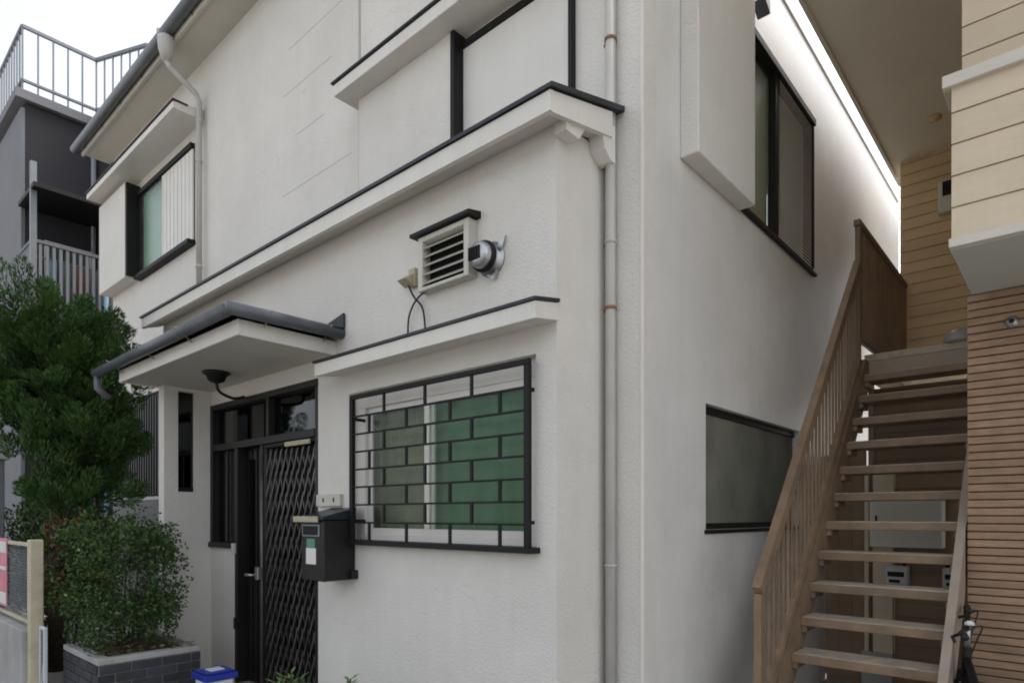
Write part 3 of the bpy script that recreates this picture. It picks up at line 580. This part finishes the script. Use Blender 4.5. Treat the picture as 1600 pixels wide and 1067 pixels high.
def bush(name, c, rad, n, m, label, cat, ln=.032, wd=.016, stems=9, base=.48, group=None, shell=.5, extra=None):
    t = thing(name, (c[0], c[1], base), label, cat, group)
    for i in range(stems):
        a = random.uniform(0, 6.28); q = random.uniform(.1, .75)
        tip = (c[0]+rad[0]*q*math.cos(a), c[1]+rad[1]*q*math.sin(a), c[2]+rad[2]*random.uniform(-.2, .8)); s0 = (c[0]+.25*rad[0]*q*math.cos(a), c[1]+.25*rad[1]*q*math.sin(a), base)
        tube('stem', [s0, tuple((np.array(s0)*.4+np.array(tip)*.6)+rng.normal(size=3)*.015), tip], .009, 'bark', t, 6, True, .003)
    u = rand_dirs(n); u = np.sign(u)*np.abs(u)**.60; rr = (1-shell*rng.random(n)**1.6)
    bumps = 1+.20*np.sin(u[:, 0]*7+1)*np.cos(u[:, 2]*6+2)+.09*np.sin(u[:, 1]*11+u[:, 2]*5)
    P = np.array(c)+u*np.array(rad)*(rr*bumps)[:, None]
    # sprigs that break the outline
    k = n//4; u2 = rand_dirs(k); P2 = np.array(c)+u2*np.array(rad)*(rng.uniform(.95, 1.32, k))[:, None]; keep = np.sin(u2[:, 0]*13)*np.cos(u2[:, 2]*11)+np.sin(u2[:, 1]*9) > .25
    P = np.r_[P, P2[keep]]; U = np.r_[u, u2[keep]]; P = P[P[:, 2] > base+.03] if True else P; U = np.r_[u, u2[keep]][:len(P)]
    k = len(P); D = U*.5+rand_dirs(k)*.8+[0, 0, .35]; N = U+rand_dirs(k)*.6
    leaves('foliage', P, D, N, ln*rng.uniform(.7, 1.3, k), wd*rng.uniform(.8, 1.2, k), m, t)
    if extra: leaves('foliage', P[::extra[1]]+rng.normal(size=P[::extra[1]].shape)*.02, D[::extra[1]], N[::extra[1]], ln*1.4, wd*1.3, extra[0], t)
    return t
bush('hedge_shrub', (-3.56, -.86, 1.02), (.44, .36, .46), 11500, 'hedge', 'small leaved green shrub clipped boxy in the brick planter', 'shrub', extra=('weed', 22))
# red leaved bush behind it
bush('nandina_shrub', (-4.40, -.95, 1.10), (.26, .22, .38), 900, 'red_leaf', 'reddish leaved shrub between the conifer and the planter', 'shrub', .05, .018, 7, 0.0, None, .8, ('hedge', 1))
bush('garden_shrub', (-6.6, -.55, 1.0), (1.1, .4, .65), 9000, 'hedge', 'dark green bush behind the wire fence', 'shrub', .05, .025, 9, 0.0)

# ------------------------------------------------------------------ conifer
T = thing('juniper_tree', (-5.45, -.85, 0), 'dark green upright juniper tree with feathery tufts behind the shrub', 'tree')
tube('trunk', [(-5.45, -.85, 0), (-5.43, -.84, .9), (-5.47, -.86, 1.9), (-5.44, -.85, 3.2)], .085, 'bark', T, 10, True, .02)
Ps, Ds, Ns, Ls = [], [], [], []
rtv = np.array([.749, .6626, 0.]); fwv = np.array([-.6626, .749, 0.]); O = np.array([-5.45, -.85, 0.])
lobes = [(O+rtv*-.02+[0, 0, 3.10], (.58, .56, .60), 130), (O+rtv*.30+fwv*.1+[0, 0, 2.75], (.42, .45, .40), 60), (O+rtv*-.50-fwv*.1+[0, 0, 2.62], (.36, .4, .34), 45), (O+rtv*.36+[0, 0, 2.22], (.38, .40, .32), 48),
         (O+rtv*.28-fwv*.15+[0, 0, 1.72], (.42, .40, .24), 38), (O+fwv*.45+[0, 0, 2.2], (.4, .4, .4), 35), (O+rtv*-.1-fwv*.3+[0, 0, 2.25], (.30, .3, .26), 22)]
for lc, lr, cnt in lobes:
    tube('limb', [tuple(O+[0, 0, lc[2]-.55]), tuple(O*.45+np.array([lc[0], lc[1], 0])*.55+[0, 0, lc[2]-.28]), tuple(lc)], .03, 'bark', T, 6, True, .008)
    for i in range(cnt):
        u = rand_dirs(1)[0]; q = 1-.7*random.random()**1.7; c = lc+u*np.array(lr)*q*(1+.16*math.sin(5*u[0]+3*u[2]))
        out = u*[1, 1, .25]; ax = out*.55+np.array([0, 0, 1.])+rng.normal(size=3)*.25; ax /= np.linalg.norm(ax)
        L_ = random.uniform(.14, .38)*(1.25 if u[2] > .6 else 1); n = 300
        t = rng.random(n); w = .10*np.sin(np.pi*(t*.85+.08))**.8; d = rand_dirs(n); d -= np.outer(d@ax, ax)
        Ps.append(c+np.outer((t-.25)*L_, ax)+d*w[:, None]); Ds.append(ax+d*.6+rng.normal(size=(n, 3))*.2); Ns.append(rand_dirs(n)); Ls.append(rng.uniform(.03, .075, n))
leaves('crown', np.concatenate(Ps), np.concatenate(Ds), np.concatenate(Ns), np.concatenate(Ls), .0105, 'juniper', T)

# ------------------------------------------------------------------ wire fence, low wall, little gate
box('low_wall', -9, -4.215, -1.36, -1.20, 0, .60, 'concrete', None, .006); tag(bpy.data.objects['low_wall'], 'low grey concrete wall under the wire fence', 'wall')
def chain(nm, x0, x1, y, z0, z1, parent, p=.05):
    bm = bmesh.new(); n = 0
    def strip(a, b, yy):
        a, b = Vector(a), Vector(b); d = (b-a).normalized(); s = d.cross(Vector((0, 1, 0)))*.0016; o = Vector((0, .0016, 0))
        vs = [bm.verts.new(v) for v in (a-s-o, a+s-o, a+s+o, a-s+o, b-s-o, b+s-o, b+s+o, b-s+o)]
        for f in ((0, 1, 5, 4), (1, 2, 6, 5), (2, 3, 7, 6), (3, 0, 4, 7)): bm.faces.new([vs[k] for k in f])
    h = z1-z0; c = x0-h
    while c < x1:
        for sgn in (1, -1):
            xa, xb = c, c+h; za, zb = (z0, z1) if sgn > 0 else (z1, z0)
            t0, t1 = max(0, (x0-xa)/h), min(1, (x1-xa)/h)
            if t1 > t0: strip((xa+h*t0, y+.002*sgn, za+(zb-za)*t0), (xa+h*t1, y+.002*sgn, za+(zb-za)*t1), y)
        c += p
    return finish(bm, nm, 'wire', parent)
F = thing('wire_fence', (-5.6, -1.28, .6), 'chain link fence with cream posts on the low concrete wall', 'fence')
box('post', -4.21, -4.12, -1.325, -1.235, 0, 1.31, 'post_cream', F, .006); box('post', -6.3, -6.22, -1.325, -1.245, .60, 1.31, 'post_cream', F, .006); box('post', -8.6, -8.52, -1.325, -1.245, .60, 1.31, 'post_cream', F, .006)
for z in (1.25, .63): box('rail', -8.52, -4.21, -1.295, -1.265, z, z+.03, 'post_cream', F) if z > 1 else [box('rail', a, b, -1.295, -1.265, z, z+.03, 'post_cream', F) for a, b in ((-8.52, -6.3), (-6.22, -4.21))]
chain('wire_mesh', -6.22, -4.21, -1.28, .66, 1.25, F); chain('wire_mesh', -8.52, -6.3, -1.28, .66, 1.25, F)
ps = box('poster', -5.75, -5.05, -1.304, -1.298, .70, 1.30, 'poster_pink', None, 0); tag(ps, 'pink and white printed poster tied to the wire fence', 'poster')
for z0, z1 in ((1.17, 1.27), (1.02, 1.05), (.72, .82)): box('poster_stripe', -5.73, -5.07, -1.3065, -1.3045, z0, z1, 'paper', ps, 0)
G = thing('wire_gate', (-4.05, -1.25, 0), 'small low wire gate between the cream post and planter', 'gate')
for x in (-4.115, -3.985): box('stile', x, x+.025, -1.27, -1.245, .02, .64, 'bin_white', G)
for z in (.06, .615): box('rail', -4.09, -3.985, -1.27, -1.245, z, z+.025, 'bin_white', G)
bar('brace', (-4.09, -1.257, .10), (-3.985, -1.257, .44), .014, .014, 'bin_white', G); chain('wire_mesh', -4.09, -3.985, -1.257, .085, .615, G, .035)

# ------------------------------------------------------------------ bin, potted plants
bn = thing('storage_bin', (-2.64, -.55, 0), 'white plastic bin with a blue lid by the door', 'bin', None, 0.)
prism('body', [(-.10, -.10), (.10, -.10), (.10, .10), (-.10, .10)], 'z', .004, .36, 'bin_white', bn, .02)
prism('rim', [(-.118, -.118), (.118, -.118), (.118, .118), (-.118, .118)], 'z', .345, .39, 'bin_blue', bn, .008)
ld = prism('lid', [(-.10, -.10), (.10, -.10), (.10, .10), (-.10, .10)], 'z', .39, .405, 'bin_blue', bn, .006)
box('lid_window', -.05, .05, -.05, .05, .4045, .411, 'bin_white', ld)
for x, y, h, lab in ((-1.46, -.62, .60, 'small potted plant in front of the folding gate'), (-1.13, -.46, .56, 'small potted plant under the barred window')):
    pt = thing('potted_plant', (x, y, 0), lab, 'plant', 'potted plants in front of the house')
    lathe('pot', [(.07, .004), (.095, .20), (.105, .20), (.105, .23), (.085, .23), (.08, .19)], (x, y, 0), (0, 0, 1), 'terracotta', pt, 18); lathe('soil', [(.084, 0), (.08, .01)], (x, y, .195), (0, 0, 1), 'soil', pt)
    PP, DD, NN = [], [], []
    for i in range(9):
        a = i*2.4; tip = np.array([x+.09*math.cos(a), y+.09*math.sin(a), h*random.uniform(.75, 1.02)]); tube('stem', [(x+.02*math.cos(a), y+.02*math.sin(a), .2), tuple(tip)], .004, 'bark', pt, 5)
        for k in range(26):
            t = random.uniform(.35, 1.03); q = np.array([x, y, .2])*(1-t)+tip*t; b = random.uniform(0, 6.28); dv = np.array([math.cos(b), math.sin(b), .45]); PP.append(q+dv*.03); DD.append(dv); NN.append([0, 0, 1.])
    leaves('foliage', PP, DD, np.array(NN)+rand_dirs(len(NN))*.3, .065, .022, 'weed', pt)

# ------------------------------------------------------------------ neighbour on the left
N = thing('neighbour_building', (-13, 2, 0), 'dark walled three storey building with a roof railing behind the conifer', 'building')
prism('wall', [(-11, 0), (-16.5, 0), (-16.5, 8), (-9.9, 8), (-9.9, 1.5), (-11, 1.02)], 'z', 0, 8.3, 'neighbour_dark', N)
box('front_wall', -16.6, -11.0, -.06, -.005, 0, 8.2, 'neighbour_light', N, .002)
prism('roof_slab', [(-10.9, -.15), (-16.6, -.15), (-16.6, 8.1), (-9.8, 8.1), (-9.8, 1.42), (-10.9, .95)], 'z', 8.302, 8.45, 'neighbour_light', N)
rl = [(-16.2, -.05), (-10.95, -.05), (-10.95, 1.0), (-9.88, 1.46), (-9.88, 4)]
for z, t in ((9.5, .05), (8.62, .035)):
    for a, b in zip(rl, rl[1:]): bar('roof_rail', (*a, z), (*b, z), .05, t, 'rail_grey', N)
for a, b in zip(rl, rl[1:]):
    d_ = math.hypot(b[0]-a[0], b[1]-a[1]); k = max(2, int(d_/.19))
    for i in range(k): q = i/k; x, y = a[0]+(b[0]-a[0])*q, a[1]+(b[1]-a[1])*q; box('rail_upright', x-.012, x+.012, y-.012, y+.012, 8.45, 9.49, 'rail_grey', N, 0)
lathe('water_tank', [(.22, 0), (.24, .05), (.24, .5), (.15, .62), (.02, .66)], (-10.45, 1.5, 8.45), (0, 0, 1), 'rail_grey', N, 20)
bb = box('balcony', -11, -10.2, -.06, 1.25, 4.30, 4.45, 'neighbour_light', N)
for a, b in (((-11, -.06), (-10.2, -.06)), ((-10.2, -.06), (-10.2, 1.25))):
    bar('balcony_rail', (*a, 5.78), (*b, 5.78), .06, .05, 'neighbour_light', bb); d_ = math.hypot(b[0]-a[0], b[1]-a[1])
    for i in range(int(d_/.09)): q = i*.09/d_; x, y = a[0]+(b[0]-a[0])*q, a[1]+(b[1]-a[1])*q; box('slat', x-.02, x+.02, y-.02, y+.02, 4.45, 5.75, 'rail_grey', bb, 0)
box('corner_post', -10.24, -10.16, -.1, -.02, 4.45, 7.0, 'rail_grey', bb)
ac = box('air_conditioner', -10.93, -10.62, .30, 1.0, 4.452, 5.0, 'neighbour_light', N, .02); lathe('fan_guard', [(.2, 0), (.2, .012), (.03, .02)], (-10.62, .60, 4.72), (1, 0, 0), 'dark_metal', ac, 20)
tube('drain_pipe', [(-10.96, .96, 0), (-10.96, .96, 8.3)], .04, 'rail_grey', N, 10); box('awning', -11.0, -10.0, -.1, 1.3, 6.55, 6.62, 'dark_metal', N)
for k in range(5): box('hanging_cloth', -10.45+.0*k, -10.43, .15+k*.2, .30+k*.2, 5.0+.06*(k % 3), 5.6, ('pole_blue', 'neighbour_light', 'terracotta', 'rail_grey', 'bin_white')[k], bb, 0)
tube('drying_pole', [(-10.44, 0, 5.62), (-10.44, 1.24, 5.62)], .018, 'rail_grey', bb, 8)
for y0 in (.25, 2.2): w = box('window', -10.99 if y0 < 1 else -9.89, -10.95 if y0 < 1 else -9.85, y0, y0+.7, 4.7, 6.1, 'aluminium', N); box('pane', -10.955 if y0 < 1 else -9.855, -10.94 if y0 < 1 else -9.84, y0+.06, y0+.64, 4.76, 6.04, 'dark_glass', w, 0)
for x, y, z1, lb in ((-9.7, .80, 5.6, 'taller pale blue steel pole between the white house and the dark building'), (-9.62, .98, 5.25, 'shorter pale blue steel pole beside the taller one, near the white house')):
    po = tube('laundry_pole', [(x, y, 0), (x, y, z1)], .035, 'pole_blue', None, 10); tag(po, lb, 'pole', 'blue poles between the houses')
gp_ = thing('gate_pillar', (-7.6, -1.05, 0), 'grey rendered gate pillar with a brown lamp box beyond the fence', 'pillar')
box('shaft', -7.8, -7.42, -1.2, -.9, 0, 2.15, 'neighbour_light', gp_, .01); box('cap', -7.84, -7.38, -1.24, -.86, 2.15, 2.22, 'concrete', gp_, .01); box('lamp_box', -7.7, -7.5, -1.26, -1.2, 1.92, 2.08, 'terracotta', gp_); box('intercom', -7.66, -7.54, -1.22, -1.2, 1.62, 1.78, 'yellow_plastic', gp_)
pg = thing('passage_gate', (.41, 3.75, 0), 'brown boarded gate closing the gap between the white house and the stair store', 'gate')
for i in range(3): box('board', .2325+i*.1125, .344+i*.1125, 3.74, 3.76, .05, 2.05+.01*i, 'siding_low', pg)
for z in (.3, 1.75): box('batten', .245, .562, 3.76, 3.785, z, z+.07, 'siding_low', pg)
box('foot', .245, .562, 3.735, 3.765, 0, .05, 'siding_low', pg)
bw = box('garden_wall', -3, 9, 8.2, 8.35, 0, 2.3, 'siding', None, .01); tag(bw, 'beige rendered boundary wall behind the staircase', 'wall')
